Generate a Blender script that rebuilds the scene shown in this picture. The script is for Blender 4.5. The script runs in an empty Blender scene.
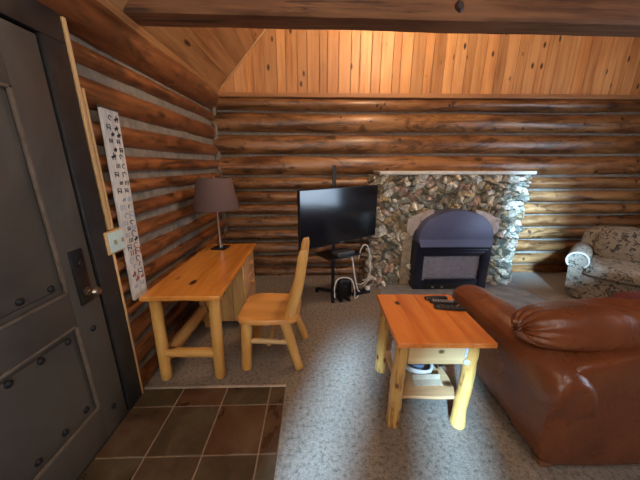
import bpy, bmesh, math, random
from mathutils import Vector, Matrix, noise
random.seed(7)
S = bpy.context.scene
C = S.collection
PI = math.pi
R = math.radians

# ------------------------------------------------------------------ camera
Fpx = 268.0
pit = math.atan(75/268.0)
yaw = math.atan(7/(268.0/math.cos(pit)))
fw = Vector((math.sin(yaw)*math.cos(pit), math.cos(yaw)*math.cos(pit), -math.sin(pit)))
rt = Vector((math.cos(yaw), -math.sin(yaw), 0)); up = rt.cross(fw)
cd = bpy.data.cameras.new('camera'); cam = bpy.data.objects.new('camera', cd); C.objects.link(cam)
cam.matrix_world = Matrix(((rt.x, up.x, -fw.x, 0), (rt.y, up.y, -fw.y, 0), (rt.z, up.z, -fw.z, 1.6), (0, 0, 0, 1)))
cd.sensor_width = 36; cd.lens = Fpx/640*36; cd.clip_start = .03
S.camera = cam

# ------------------------------------------------------------------ materials
def newmat(name):
    m = bpy.data.materials.new(name); m.use_nodes = True
    nt = m.node_tree; b = nt.nodes['Principled BSDF']
    return m, nt, b
def N(nt, typ, **kw):
    n = nt.nodes.new(typ)
    for k, v in kw.items(): setattr(n, k, v)
    return n
def ramp(nt, fac, stops, interp='LINEAR'):
    r = N(nt, 'ShaderNodeValToRGB'); cr = r.color_ramp; cr.interpolation = interp
    while len(cr.elements) < len(stops): cr.elements.new(.5)
    for e, (p, c) in zip(cr.elements, stops):
        e.position = p; e.color = (*c, 1) if len(c) == 3 else c
    nt.links.new(fac, r.inputs['Fac']); return r.outputs['Color']
def mix(nt, fac, a, b, mode='MIX'):
    m = N(nt, 'ShaderNodeMix', data_type='RGBA', blend_type=mode)
    for sock, v in ((m.inputs[0], fac), (m.inputs[6], a), (m.inputs[7], b)):
        if isinstance(v, (int, float)): sock.default_value = v
        elif isinstance(v, tuple): sock.default_value = (*v, 1)
        else: nt.links.new(v, sock)
    return m.outputs[2]
def math_(nt, op, a, b=0.0):
    m = N(nt, 'ShaderNodeMath', operation=op)
    for i, v in enumerate((a, b)):
        if isinstance(v, (int, float)): m.inputs[i].default_value = v
        else: nt.links.new(v, m.inputs[i])
    return m.outputs[0]
def coords(nt, scale, rnd=True):
    tc = N(nt, 'ShaderNodeTexCoord'); src = tc.outputs['Object']
    if rnd:
        at = N(nt, 'ShaderNodeAttribute', attribute_name='rnd')
        oi = N(nt, 'ShaderNodeObjectInfo')
        s = math_(nt, 'ADD', at.outputs['Fac'], oi.outputs['Random'])
        cmb = N(nt, 'ShaderNodeCombineXYZ')
        nt.links.new(math_(nt, 'MULTIPLY', s, 17.3), cmb.inputs[0])
        nt.links.new(math_(nt, 'MULTIPLY', s, 11.1), cmb.inputs[1])
        nt.links.new(math_(nt, 'MULTIPLY', s, 23.7), cmb.inputs[2])
        va = N(nt, 'ShaderNodeVectorMath', operation='ADD')
        nt.links.new(src, va.inputs[0]); nt.links.new(cmb.outputs[0], va.inputs[1]); src = va.outputs[0]
    mp = N(nt, 'ShaderNodeMapping'); mp.inputs['Scale'].default_value = scale
    nt.links.new(src, mp.inputs['Vector']); return mp.outputs[0]
def tex(nt, vec, scale=1, detail=5, rough=.6, dist=0.0):
    n = N(nt, 'ShaderNodeTexNoise'); n.inputs['Scale'].default_value = scale
    n.inputs['Detail'].default_value = detail; n.inputs['Roughness'].default_value = rough
    n.inputs['Distortion'].default_value = dist
    nt.links.new(vec, n.inputs['Vector']); return n.outputs['Fac']
def bump(nt, b, h, strength=.3, dist=.01):
    n = N(nt, 'ShaderNodeBump'); n.inputs['Strength'].default_value = strength; n.inputs['Distance'].default_value = dist
    nt.links.new(h, n.inputs['Height']); nt.links.new(n.outputs[0], b.inputs['Normal'])
def sc(axis, along, cross):
    v = [cross]*3; v['xyz'.index(axis)] = along; return tuple(v)

def wood(name, dark, mid, light, axis='x', rough=.45, cross=16, along=.9, knot=.5, knotc=(.05, .018, .006),
         crack=.0, vary=.35, bstr=.25, kscale=(3.0, 5.5), coat=.0, crackc=(.03, .012, .005), blotch=0, cps=(1.8, 6)):
    m, nt, b = newmat(name)
    v = coords(nt, sc(axis, along, cross))
    g = tex(nt, v, 1, 6, .62, .6)
    col = ramp(nt, g, [(.28, dark), (.5, mid), (.72, light)])
    fine = tex(nt, coords(nt, sc(axis, 6, 150)), 1, 3, .6)
    col = mix(nt, .35, col, ramp(nt, fine, [(.3, (.45, .45, .45)), (.7, (1, 1, 1))]), 'MULTIPLY')
    big = tex(nt, coords(nt, sc(axis, 1.4, 5)), 1, 2, .5)
    col = mix(nt, ramp(nt, big, [(.35, (.0,)*3), (.65, (.55,)*3)]), col, light)
    if blotch:
        bl = tex(nt, coords(nt, sc(axis, 2.2, 6)), 1, 6, .7, 1.4)
        col = mix(nt, ramp(nt, bl, [(.36, (.85,)*3), (.50, (0,)*3)]), col, tuple(c*.55 for c in dark))
        bl2 = tex(nt, coords(nt, sc(axis, 3.5, 9)), 1, 5, .7, 1.0)
        col = mix(nt, ramp(nt, bl2, [(.60, (0,)*3), (.70, (.6,)*3)]), col, tuple(min(1, c*1.25) for c in light))
    # plank / log to log variation
    at = N(nt, 'ShaderNodeAttribute', attribute_name='rnd')
    col = mix(nt, vary, col, ramp(nt, at.outputs['Fac'], [(0, (.45, .40, .36)), (.35, (.8, .72, .66)), (.7, (1, 1, 1)), (1, (1.0, .85, .7))]), 'MULTIPLY')
    if crack:
        ck = tex(nt, coords(nt, sc(axis, 1.1, 22)), 1, 4, .7, 1.2)
        cm = ramp(nt, ck, [(.60-.1*crack, (0,)*3), (.70-.08*crack, (1,)*3)])
        patch = tex(nt, coords(nt, sc(axis, *cps)), 1, 2, .5)
        cm = mix(nt, 1.0, cm, ramp(nt, patch, [(.42, (0,)*3), (.56, (1,)*3)]), 'MULTIPLY')
        col = mix(nt, mix(nt, 1.0, cm, (.8, .8, .8), 'MULTIPLY'), col, crackc)
    if knot:
        vo = N(nt, 'ShaderNodeTexVoronoi', feature='F1')
        wob = coords(nt, sc(axis, kscale[0], kscale[1])); nt.links.new(wob, vo.inputs['Vector']); vo.inputs['Scale'].default_value = 1
        km = ramp(nt, vo.outputs['Distance'], [(.08, (1,)*3), (.13, (.75,)*3), (.19, (0,)*3)])
        sep = N(nt, 'ShaderNodeSeparateColor'); nt.links.new(vo.outputs['Color'], sep.inputs[0])
        sel = math_(nt, 'LESS_THAN', sep.outputs[0], knot)
        km = math_(nt, 'MULTIPLY', km, sel)
        col = mix(nt, km, col, knotc)
    nt.links.new(col, b.inputs['Base Color'])
    b.inputs['Roughness'].default_value = rough
    b.inputs['Coat Weight'].default_value = coat; b.inputs['Coat Roughness'].default_value = .25
    bump(nt, b, mix(nt, .5, g, fine), bstr, .006)
    return m
def plain(name, col, rough=.5, metal=0.0, var=.15, nscale=30, bstr=0.0, coat=0.0, spec=.5, bdist=.004):
    m, nt, b = newmat(name)
    n = tex(nt, coords(nt, (nscale,)*3, False), 1, 4, .6)
    c2 = tuple(min(1, c*(1+var)) for c in col); c1 = tuple(c*(1-var) for c in col)
    nt.links.new(ramp(nt, n, [(.3, c1), (.7, c2)]), b.inputs['Base Color'])
    b.inputs['Roughness'].default_value = rough; b.inputs['Metallic'].default_value = metal
    b.inputs['Coat Weight'].default_value = coat; b.inputs['Specular IOR Level'].default_value = spec
    if bstr: bump(nt, b, n, bstr, bdist)
    return m

M = {}
logkw = dict(rough=.36, crack=1.0, vary=.75, knot=.6, kscale=(2.6, 5.5), bstr=.6, coat=.25, cross=9, along=1.5, blotch=1)
M['log_x'] = wood('varnished_log_back', (.08, .028, .009), (.22, .088, .029), (.48, .245, .098), 'x', **logkw)
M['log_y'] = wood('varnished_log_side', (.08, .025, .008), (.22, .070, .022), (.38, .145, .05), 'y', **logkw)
M['beam'] = wood('dark_beam_wood', (.07, .024, .009), (.17, .065, .023), (.28, .125, .05), 'x', rough=.8, crack=1.0, vary=.2, knot=.4, kscale=(1.5, 3), bstr=.5)
M['chink'] = plain('grey_chinking', (.20, .168, .132), .9, var=.3, nscale=18, bstr=.6, bdist=.01)
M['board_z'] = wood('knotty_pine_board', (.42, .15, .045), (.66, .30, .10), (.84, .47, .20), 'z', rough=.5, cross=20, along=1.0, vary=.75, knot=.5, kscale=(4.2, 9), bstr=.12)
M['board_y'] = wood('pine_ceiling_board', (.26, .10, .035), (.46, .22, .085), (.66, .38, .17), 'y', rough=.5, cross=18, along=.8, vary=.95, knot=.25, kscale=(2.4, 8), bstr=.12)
M['pine_x'] = wood('pine_trim', (.4, .19, .07), (.55, .29, .11), (.68, .42, .2), 'x', rough=.5, knot=0, vary=.1)
M['pine_z'] = wood('pine_strip', (.45, .25, .09), (.62, .38, .16), (.75, .5, .25), 'z', rough=.5, knot=0, vary=.1, cross=40)
M['orange_y'] = wood('orange_varnished_pine_y', (.48, .155, .022), (.72, .255, .038), (.84, .37, .07), 'y', rough=.27, cross=11, along=1.1, vary=.3, knot=.4, kscale=(3, 6), bstr=.05, coat=.5)
M['table_y'] = wood('red_orange_varnished_pine', (.46, .10, .018), (.68, .18, .03), (.80, .29, .06), 'y', rough=.25, cross=11, along=1.1, vary=.4, knot=.55, kscale=(5, 7), bstr=.05, coat=.6)
M['seat_x'] = wood('golden_pine_seat', (.52, .21, .045), (.74, .33, .08), (.85, .45, .14), 'x', rough=.35, cross=10, along=1.2, vary=.3, knot=.35, kscale=(4, 6), bstr=.05, coat=.3)
M['gold_z'] = wood('golden_peeled_pole', (.48, .20, .04), (.70, .34, .075), (.82, .47, .14), 'z', rough=.4, cross=12, along=2, vary=.2, knot=.35, kscale=(6, 12), bstr=.1, coat=.2)
M['gold_x'] = wood('golden_peeled_rail_x', (.48, .20, .04), (.70, .34, .075), (.82, .47, .14), 'x', rough=.4, cross=12, along=2, vary=.2, knot=.2, bstr=.1)
M['gold_y'] = wood('golden_peeled_rail_y', (.40, .18, .05), (.58, .30, .09), (.74, .45, .17), 'y', rough=.4, cross=12, along=2, vary=.2, knot=.2, bstr=.1)
M['log_leg'] = wood('scarred_log_leg', (.44, .21, .04), (.60, .32, .08), (.70, .42, .13), 'z', rough=.42, cross=10, along=3, vary=.1, knot=.9, kscale=(6.5, 10), bstr=.2, crack=1.1, cps=(8, 14), knotc=(.12, .02, .008), crackc=(.17, .035, .012))
M['pale_x'] = wood('pale_pine_board', (.55, .34, .14), (.70, .46, .21), (.80, .58, .31), 'x', rough=.45, cross=14, along=1.2, vary=.1, knot=.3, kscale=(7, 9), bstr=.05)
M['panel_z'] = wood('golden_plank_panel', (.42, .2, .06), (.6, .33, .11), (.75, .48, .2), 'z', rough=.4, cross=12, along=1, vary=.8, knot=.3, kscale=(3, 6), bstr=.1)
M['black'] = plain('black_metal', (.012, .012, .013), .45, .3)
M['blackplastic'] = plain('black_plastic', (.010, .010, .011), .35)
M['rubberkey'] = plain('pale_remote_keys', (.35, .35, .36), .5)
M['chrome'] = plain('brushed_steel', (.5, .49, .48), .3, 1.0)
M['brass'] = plain('aged_bronze_knob', (.34, .28, .22), .3, 1.0)
M['doormat'] = None
M['casing'] = plain('black_painted_casing', (.017, .0165, .017), .5, var=.4, nscale=12, bstr=.2)
M['white_cable'] = plain('white_cable', (.75, .72, .68), .5)
M['mantelm'] = plain('whitewashed_mantel', (.62, .58, .52), .55, var=.15, nscale=10, bstr=.2)
M['arch'] = plain('pale_cut_stone', (.50, .43, .40), .8, var=.25, nscale=14, bstr=.5)
M['hood'] = plain('slate_blue_enamel', (.085, .09, .165), .45, .15, var=.12, nscale=4)
M['navy'] = plain('navy_black_iron', (.016, .018, .034), .35, .4, coat=.3)
M['ash'] = plain('ceramic_fire_logs', (.40, .36, .36), .8, var=.6, nscale=16, bstr=.6)
M['firebox'] = plain('firebox_lining', (.42, .38, .40), .7, var=.3, nscale=10)
M['shade'] = plain('mauve_brown_shade_cloth', (.125, .072, .062), .85, var=.12, nscale=90, bstr=.15)
M['hearth'] = plain('grey_slate_hearth', (.23, .225, .23), .6, var=.35, nscale=7, bstr=.3)
M['maroon'] = plain('maroon_cloth', (.12, .018, .014), .7, var=.25, nscale=20, bstr=.2)
M['plate'] = plain('pale_blue_switch_plate', (.50, .66, .66), .5, var=.1, nscale=60)
M['paper'] = plain('pale_paper', (.34, .26, .17), .8, var=.12)
M['metalstrip'] = plain('pale_metal_edging', (.62, .56, .48), .35, .6)
M['boxgrey'] = plain('grey_plastic', (.09, .095, .105), .4)

def mk_door():
    m, nt, b = newmat('weathered_grey_door')
    n = tex(nt, coords(nt, (9, 1.3, 1.1), False), 1, 6, .65, .8)
    n2 = tex(nt, coords(nt, (3, 3, 2.2), False), 1, 4, .6)
    col = ramp(nt, n, [(.3, (.042, .037, .032)), (.55, (.080, .070, .060)), (.75, (.13, .113, .094))])
    col = mix(nt, ramp(nt, n2, [(.4, (0,)*3), (.7, (.5,)*3)]), col, (.085, .065, .047))
    nt.links.new(col, b.inputs['Base Color']); b.inputs['Roughness'].default_value = .5
    bump(nt, b, n, .35, .006); return m
M['door'] = mk_door()
M['doorworn'] = plain('worn_door_edge', (.13, .10, .075), .55, var=.35, nscale=10, bstr=.2)

def mk_carpet():
    m, nt, b = newmat('grey_tan_cut_pile_carpet')
    f = tex(nt, coords(nt, (210,)*3, False), 1, 3, .75)
    s = tex(nt, coords(nt, (38,)*3, False), 1, 4, .8)
    g = tex(nt, coords(nt, (1.6,)*3, False), 1, 4, .6)
    col = ramp(nt, f, [(.3, (.16, .125, .095)), (.55, (.36, .295, .235)), (.75, (.68, .58, .47))])
    col = mix(nt, .75, col, ramp(nt, s, [(.36, (.25, .24, .22)), (.50, (.8, .79, .78)), (.64, (1, 1, 1))]), 'MULTIPLY')
    col = mix(nt, .5, col, ramp(nt, g, [(.35, (.75, .73, .71)), (.65, (1, 1, 1))]), 'MULTIPLY')
    nt.links.new(col, b.inputs['Base Color']); b.inputs['Roughness'].default_value = .95
    b.inputs['Specular IOR Level'].default_value = .1
    bump(nt, b, mix(nt, .5, f, s), .9, .012); return m
M['carpet'] = mk_carpet()
def mk_carpet2():
    m, nt, b = newmat('tan_carpet_square')
    f = tex(nt, coords(nt, (180,)*3, False), 1, 3, .7)
    nt.links.new(ramp(nt, f, [(.3, (.19, .145, .11)), (.7, (.36, .29, .225))]), b.inputs['Base Color'])
    b.inputs['Roughness'].default_value = .95; bump(nt, b, f, .8, .01); return m
M['carpet2'] = mk_carpet2()

def mk_tile():
    m, nt, b = newmat('mottled_slate_tile')
    a = tex(nt, coords(nt, (5,)*3), 1, 5, .65, .5)
    at = N(nt, 'ShaderNodeAttribute', attribute_name='rnd')
    base = ramp(nt, a, [(.3, (.030, .021, .012)), (.5, (.062, .044, .024)), (.7, (.10, .076, .045))])
    red = ramp(nt, a, [(.3, (.045, .020, .011)), (.5, (.090, .040, .020)), (.7, (.11, .068, .038))])
    col = mix(nt, ramp(nt, at.outputs['Fac'], [(.4, (.05,)*3), (.7, (.9,)*3)]), base, red)
    sc2 = tex(nt, coords(nt, (14, 40, 14)), 1, 4, .7)
    col = mix(nt, ramp(nt, sc2, [(.68, (0,)*3), (.78, (.35,)*3)]), col, (.2, .17, .13))
    nt.links.new(col, b.inputs['Base Color'])
    nt.links.new(ramp(nt, a, [(.3, (.25,)*3), (.7, (.42,)*3)]), b.inputs['Roughness'])
    bump(nt, b, a, .25, .006); return m
M['tile'] = mk_tile()
M['grout'] = plain('tan_grout', (.27, .20, .135), .9, var=.2)

def mk_stone():
    m, nt, b = newmat('mixed_field_stone')
    at = N(nt, 'ShaderNodeAttribute', attribute_name='rnd')
    dp = N(nt, 'ShaderNodeAttribute', attribute_name='gap')
    base = ramp(nt, at.outputs['Fac'], [(0, (.26, .22, .16)), (.12, (.52, .49, .42)), (.26, (.34, .26, .15)), (.38, (.15, .15, .12)),
            (.50, (.48, .42, .31)), (.62, (.30, .31, .27)), (.74, (.42, .30, .24)), (.85, (.68, .65, .58))], 'CONSTANT')
    n = tex(nt, coords(nt, (16,)*3), 1, 6, .7, 1.5)
    col = mix(nt, .8, base, ramp(nt, n, [(.32, (.20, .15, .10)), (.46, (1.0, .94, .86)), (.60, (1.75, 1.70, 1.62))]), 'MULTIPLY')
    n3 = tex(nt, coords(nt, (38,)*3), 1, 4, .7)
    col = mix(nt, ramp(nt, n3, [(.60, (0,)*3), (.68, (.7,)*3)]), col, (.035, .03, .025))
    col = mix(nt, ramp(nt, dp.outputs['Fac'], [(.0, (1,)*3), (.35, (0,)*3)]), col, (.045, .038, .028))
    nt.links.new(col, b.inputs['Base Color']); b.inputs['Roughness'].default_value = .42
    bump(nt, b, mix(nt, .5, n, n3), .9, .02); return m
M['stone'] = mk_stone()

def mk_leather():
    m, nt, b = newmat('cognac_brown_leather')
    v = coords(nt, (2.2,)*3, False)
    a = tex(nt, v, 1, 4, .6, .4)
    f = N(nt, 'ShaderNodeTexVoronoi', feature='F1'); nt.links.new(coords(nt, (170,)*3, False), f.inputs['Vector']); f.inputs['Scale'].default_value = 1
    wr = tex(nt, coords(nt, (9, 7, 9), False), 1, 5, .65, 1.0)
    col = ramp(nt, a, [(.3, (.12, .036, .014)), (.55, (.19, .058, .022)), (.75, (.26, .088, .034))])
    sf = tex(nt, coords(nt, (14, 14, 14), False), 1, 5, .8, .5)
    col = mix(nt, ramp(nt, sf, [(.66, (0,)*3), (.78, (.3,)*3)]), col, (.36, .18, .10))
    nt.links.new(col, b.inputs['Base Color'])
    nt.links.new(ramp(nt, wr, [(.3, (.24,)*3), (.7, (.38,)*3)]), b.inputs['Roughness'])
    h = math_(nt, 'ADD', math_(nt, 'MULTIPLY', f.outputs['Distance'], .08), wr)
    bump(nt, b, h, .30, .02); return m
M['leather'] = mk_leather()

def mk_floral():
    m, nt, b = newmat('beige_olive_floral_cloth')
    a = tex(nt, coords(nt, (13,)*3, False), 1, 3, .6, 1.6)
    c = tex(nt, coords(nt, (26,)*3, False), 1, 3, .6, .8)
    mm = ramp(nt, a, [(.50, (0,)*3), (.56, (1,)*3)])
    mm = mix(nt, 1.0, mm, ramp(nt, c, [(.38, (.1,)*3), (.5, (1,)*3)]), 'MULTIPLY')
    col = mix(nt, mm, (.30, .24, .175), (.055, .048, .036))
    m3 = ramp(nt, a, [(.33, (.8,)*3), (.40, (0,)*3)])
    col = mix(nt, m3, col, (.14, .11, .08))
    nt.links.new(col, b.inputs['Base Color']); b.inputs['Roughness'].default_value = .85
    bump(nt, b, c, .15, .005); return m
M['floral'] = mk_floral()

def mk_screen():
    m, nt, b = newmat('glossy_black_screen')
    n = tex(nt, coords(nt, (2,)*3, False), 1, 1)
    nt.links.new(ramp(nt, n, [(0, (.004, .005, .008)), (1, (.008, .009, .013))]), b.inputs['Base Color'])
    b.inputs['Roughness'].default_value = .12; b.inputs['Specular IOR Level'].default_value = .8; return m
M['screen'] = mk_screen()
def mk_glass(name='clear_glass', rough=.03, col=(.9, .93, .95)):
    m, nt, b = newmat(name)
    out = nt.nodes['Material Output']
    tr = N(nt, 'ShaderNodeBsdfTransparent'); tr.inputs[0].default_value = (*col, 1)
    gl = N(nt, 'ShaderNodeBsdfGlossy'); gl.inputs['Roughness'].default_value = rough
    fr = N(nt, 'ShaderNodeFresnel'); fr.inputs[0].default_value = 1.5
    ms = N(nt, 'ShaderNodeMixShader'); nt.links.new(fr.outputs[0], ms.inputs[0])
    nt.links.new(tr.outputs[0], ms.inputs[1]); nt.links.new(gl.outputs[0], ms.inputs[2]); nt.links.new(ms.outputs[0], out.inputs[0]); return m
M['glass'] = mk_glass()
M['bag'] = mk_glass('clear_plastic_film', .18, (.72, .75, .78))
def mk_sign():
    m, nt, b = newmat('whitewashed_board')
    n = tex(nt, coords(nt, (30, 30, 5), False), 1, 5, .6)
    nt.links.new(ramp(nt, n, [(.3, (.40, .38, .36)), (.6, (.62, .60, .57))]), b.inputs['Base Color'])
    b.inputs['Roughness'].default_value = .7; return m
M['sign'] = mk_sign()
M['ink'] = plain('dark_ink', (.03, .028, .035), .7)
M['redink'] = plain('brick_red_ink', (.28, .06, .05), .7)
M['blueink'] = plain('faded_blue_ink', (.25, .36, .48), .7)

# ------------------------------------------------------------------ mesh helpers
def rl(bm): return bm.verts.layers.float.get('rnd') or bm.verts.layers.float.new('rnd')
def new():
    bm = bmesh.new(); bm.verts.layers.float.new('rnd'); return bm
def setr(bm, vs, r):
    l = rl(bm)
    for v in vs: v[l] = r
def box(bm, c, s, bev=.0, seg=2, rot=None, r=None):
    """box centred at c with full size s, bevelled edges"""
    res = bmesh.ops.create_cube(bm, size=1.0); vs = res['verts']
    for v in vs: v.co = Vector((v.co.x*s[0], v.co.y*s[1], v.co.z*s[2]))
    if bev:
        es = list({e for v in vs for e in v.link_edges})
        out = bmesh.ops.bevel(bm, geom=es, offset=min(bev, min(s)*.45), segments=seg, affect='EDGES', profile=.6)
        vs = list({v for f in out['faces'] if f.is_valid for v in f.verts} | {v for v in vs if v.is_valid})
    for v in vs:
        co = v.co
        if rot is not None: co = rot @ co
        v.co = co + Vector(c)
    setr(bm, vs, random.random() if r is None else r)
    return vs
def b2(bm, a, b, bev=0, **k):
    c = [(a[i]+b[i])/2 for i in range(3)]; s = [abs(b[i]-a[i]) for i in range(3)]
    return box(bm, c, s, bev, **k)
def loft(bm, rings, caps=True, closed=True):
    vr = [[bm.verts.new(p) for p in ring] for ring in rings]; n = len(rings[0])
    for i in range(len(vr)-1):
        for j in range(n if closed else n-1):
            k = (j+1) % n
            bm.faces.new((vr[i][j], vr[i][k], vr[i+1][k], vr[i+1][j]))
    if caps:
        bm.faces.new(list(reversed(vr[0]))); bm.faces.new(vr[-1])
    vs = [v for r_ in vr for v in r_]; setr(bm, vs, random.random()); return vs
def tube(bm, pts, rad, seg=10, wob=0.0, caps=True, seed=0):
    pts = [Vector(p) for p in pts]; n = len(pts)
    rr = rad if isinstance(rad, (list, tuple)) else [rad]*n
    rings = []; u = None
    for i, p in enumerate(pts):
        t = (pts[min(i+1, n-1)]-pts[max(i-1, 0)]).normalized()
        if u is None: u = t.orthogonal().normalized()
        u = (u - t*u.dot(t)).normalized(); w = t.cross(u)
        ring = []
        for j in range(seg):
            a = 2*PI*j/seg; q = rr[i]
            if wob: q *= 1+wob*noise.noise(Vector((math.cos(a)*1.3+seed, math.sin(a)*1.3, i*.45+seed*3)))*2
            ring.append(p+(u*math.cos(a)+w*math.sin(a))*q)
        rings.append(ring)
    return loft(bm, rings, caps)
def pole(bm, p0, p1, r0, r1=None, n=12, seg=16, wob=.08, seed=0, bend=.0, rnd_end=True):
    p0, p1 = Vector(p0), Vector(p1); r1 = r0 if r1 is None else r1
    pts, rs = [], []
    ts = [0, .012]+[i/n for i in range(1, n)]+[.988, 1] if rnd_end else [i/n for i in range(n+1)]
    for t in ts:
        q = p0.lerp(p1, t)
        q += Vector((noise.noise(Vector((t*2+seed, 3, 1))), noise.noise(Vector((t*2+seed, 9, 4))), 0))*bend
        pts.append(q); rs.append((r0+(r1-r0)*t)*(.86 if rnd_end and t in (0, 1) else 1))
    return tube(bm, pts, rs, seg, wob, True, seed)
def arcpts(pts, n=8):
    """Catmull-Rom through points"""
    P = [Vector(p) for p in pts]; P = [P[0]*2-P[1]]+P+[P[-1]*2-P[-2]]; out = []
    for i in range(1, len(P)-2):
        for k in range(n):
            t = k/n; a, b_, c, d = P[i-1:i+3]
            out.append(.5*((2*b_)+(c-a)*t+(2*a-5*b_+4*c-d)*t*t+(3*b_-a-3*c+d)*t**3))
    out.append(P[-2]); return out
def lathe(bm, c, prof, seg=32):
    rings = [[(c[0]+r*math.cos(2*PI*j/seg), c[1]+r*math.sin(2*PI*j/seg), c[2]+z) for j in range(seg)] for r, z in prof]
    return loft(bm, rings, True)
def squad(bm, c, half, k=4.0, n=20, fn=None, rot=None):
    """rounded cushion: superquadric of exponent k on a subdivided cube"""
    n += 1; vd = {}
    def gv(i, j, k_):
        key = (i, j, k_)
        if key not in vd: vd[key] = bm.verts.new((2*i/n-1, 2*j/n-1, 2*k_/n-1))
        return vd[key]
    for a in range(n):
        for b_ in range(n):
            for e in (0, n):
                for f in (lambda u, v: (e, u, v), lambda u, v: (u, e, v), lambda u, v: (u, v, e)):
                    bm.faces.new([gv(*f(a, b_)), gv(*f(a+1, b_)), gv(*f(a+1, b_+1)), gv(*f(a, b_+1))])
    vs = list(vd.values())
    for v in vs:
        p = v.co
        d = (abs(p.x)**k+abs(p.y)**k+abs(p.z)**k)**(1/k)
        q = p/d
        w = Vector((q.x*half[0], q.y*half[1], q.z*half[2]))
        if fn: w = fn(q, w)
        if rot is not None: w = rot @ w
        v.co = w+Vector(c)
    setr(bm, vs, random.random()); return vs

def obj(name, bm, mat, parent=None, smooth=True, label=None, sub=0):
    bmesh.ops.recalc_face_normals(bm, faces=bm.faces)
    me = bpy.data.meshes.new(name); bm.to_mesh(me); bm.free()
    o = bpy.data.objects.new(name, me); C.objects.link(o)
    mats = mat if isinstance(mat, (list, tuple)) else [mat]
    for m in mats: me.materials.append(m)
    if smooth:
        me.shade_smooth()
        try: me.set_sharp_from_angle(angle=R(38))
        except Exception: pass
    if parent: o.parent = parent
    if label: o['label'] = label
    if sub:
        s = o.modifiers.new('sub', 'SUBSURF'); s.levels = sub; s.render_levels = sub
    return o
def thing(name, label, cat, loc=(0, 0, 0), rotz=0, group=None):
    o = bpy.data.objects.new(name, None); C.objects.link(o); o.empty_display_size = .1
    o.location = loc; o.rotation_euler = (0, 0, rotz); o['label'] = label; o['category'] = cat
    if group: o['group'] = group
    return o
def tag(o, label, cat, group=None):
    o['label'] = label; o['category'] = cat
    if group: o['group'] = group
    return o
def struct(name, bm, mat, parent=None, smooth=True):
    o = obj(name, bm, mat, parent, smooth)
    if not parent: o['kind'] = 'structure'
    return o

# ------------------------------------------------------------------ setting
XL, XR, YB, YF = -1.28, 4.9, 3.82, -1.5

# floor: carpet
bm = new(); b2(bm, (-1.6, YF-.2, -.10), (XR+.2, 4.05, 0)); struct('floor', bm, M['carpet'], smooth=False)
# tile area by the door
bm = new(); gr = new()
b2(gr, (-1.27, -2.5, 0.0005), (-.213, 1.645, .0035))
xs = [-1.27, -.965, -.645, -.325, -.213]; ys = [1.645-.0, 1.485]+[1.485-.33*i for i in range(1, 13)]
rr = [[.2, .7, .25, .5], [.55, .15, .75, .6], [.2, .5, .3, .2]]
for i in range(4):
    for j in range(len(ys)-1):
        g = .004
        r_ = rr[j][i] if j < 3 else random.random()
        b2(bm, (xs[i]+g, ys[j+1]+g, .001), (xs[i+1]-g, ys[j]-g, .008), .002, seg=1, r=r_)
o = struct('floor_tiles', bm, M['tile'])
g = struct('floor_grout', gr, M['grout'], smooth=False)
bm = new(); b2(bm, (-1.26, 1.637, .002), (-.213, 1.657, .012), .003); struct('trim_1', bm, M['metalstrip'])
# hearth slab and the tan carpet square to the right
bm = new(); b2(bm, (.86, 2.55, .001), (2.80, 3.5, .016), .004); struct('hearth', bm, M['hearth'])
bm = new(); b2(bm, (2.815, 2.3, .001), (XR, YB, .012), .004)
struct('floor_mat', bm, M['carpet2'])

def log(bm, axis, a, b_, c1, c2, r1, r2, seed, rnd):
    """axis x: centre (y=c1,z=c2), radii r1 (y) r2 (z); axis y: centre (x=c1,z=c2)"""
    n = max(2, int((b_-a)/.07)); seg = 24; rings = []
    for i in range(n+1):
        s = a+(b_-a)*i/n; ring = []
        w1 = noise.noise(Vector((s*.55, seed*7.1, 0)))*.018
        w2 = noise.noise(Vector((s*.5, seed*3.3, 5)))*.012
        for j in range(seg):
            t = 2*PI*j/seg
            q = 1+.10*noise.noise(Vector((s*1.3, math.cos(t)*1.2+seed, math.sin(t)*1.2)))+.035*noise.noise(Vector((s*7, math.cos(t)*4+seed, math.sin(t)*4)))
            d1 = math.cos(t)*r1*q+w1; d2 = math.sin(t)*r2*min(q, 1.045)+w2
            ring.append((s, c1+d1, c2+d2) if axis == 'x' else (c1+d1, s, c2+d2))
        rings.append(ring)
    vs = loft(bm, rings); setr(bm, vs, rnd)
def knots(bm, axis, a, b_, c1, c2, r1, r2, seed, sgn):
    rn = random.Random(seed)
    n = int((b_-a)*1.1)
    for k in range(n):
        s = rn.uniform(a+.1, b_-.1); t = rn.uniform(-.9, .9)
        p1 = c1+sgn*math.cos(t)*r1*.97; p2 = c2+math.sin(t)*r2*.97
        rr_ = rn.uniform(.012, .024)
        nrm = (0, sgn*math.cos(t), math.sin(t)) if axis == 'x' else (sgn*math.cos(t), 0, math.sin(t))
        p = Vector((s, p1, p2) if axis == 'x' else (p1, s, p2)); nv = Vector(nrm)
        tube(bm, [p-nv*.01, p+nv*.006, p+nv*.011], [rr_*1.5, rr_*1.1, rr_*.45], 9, .15, True, seed)

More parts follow.
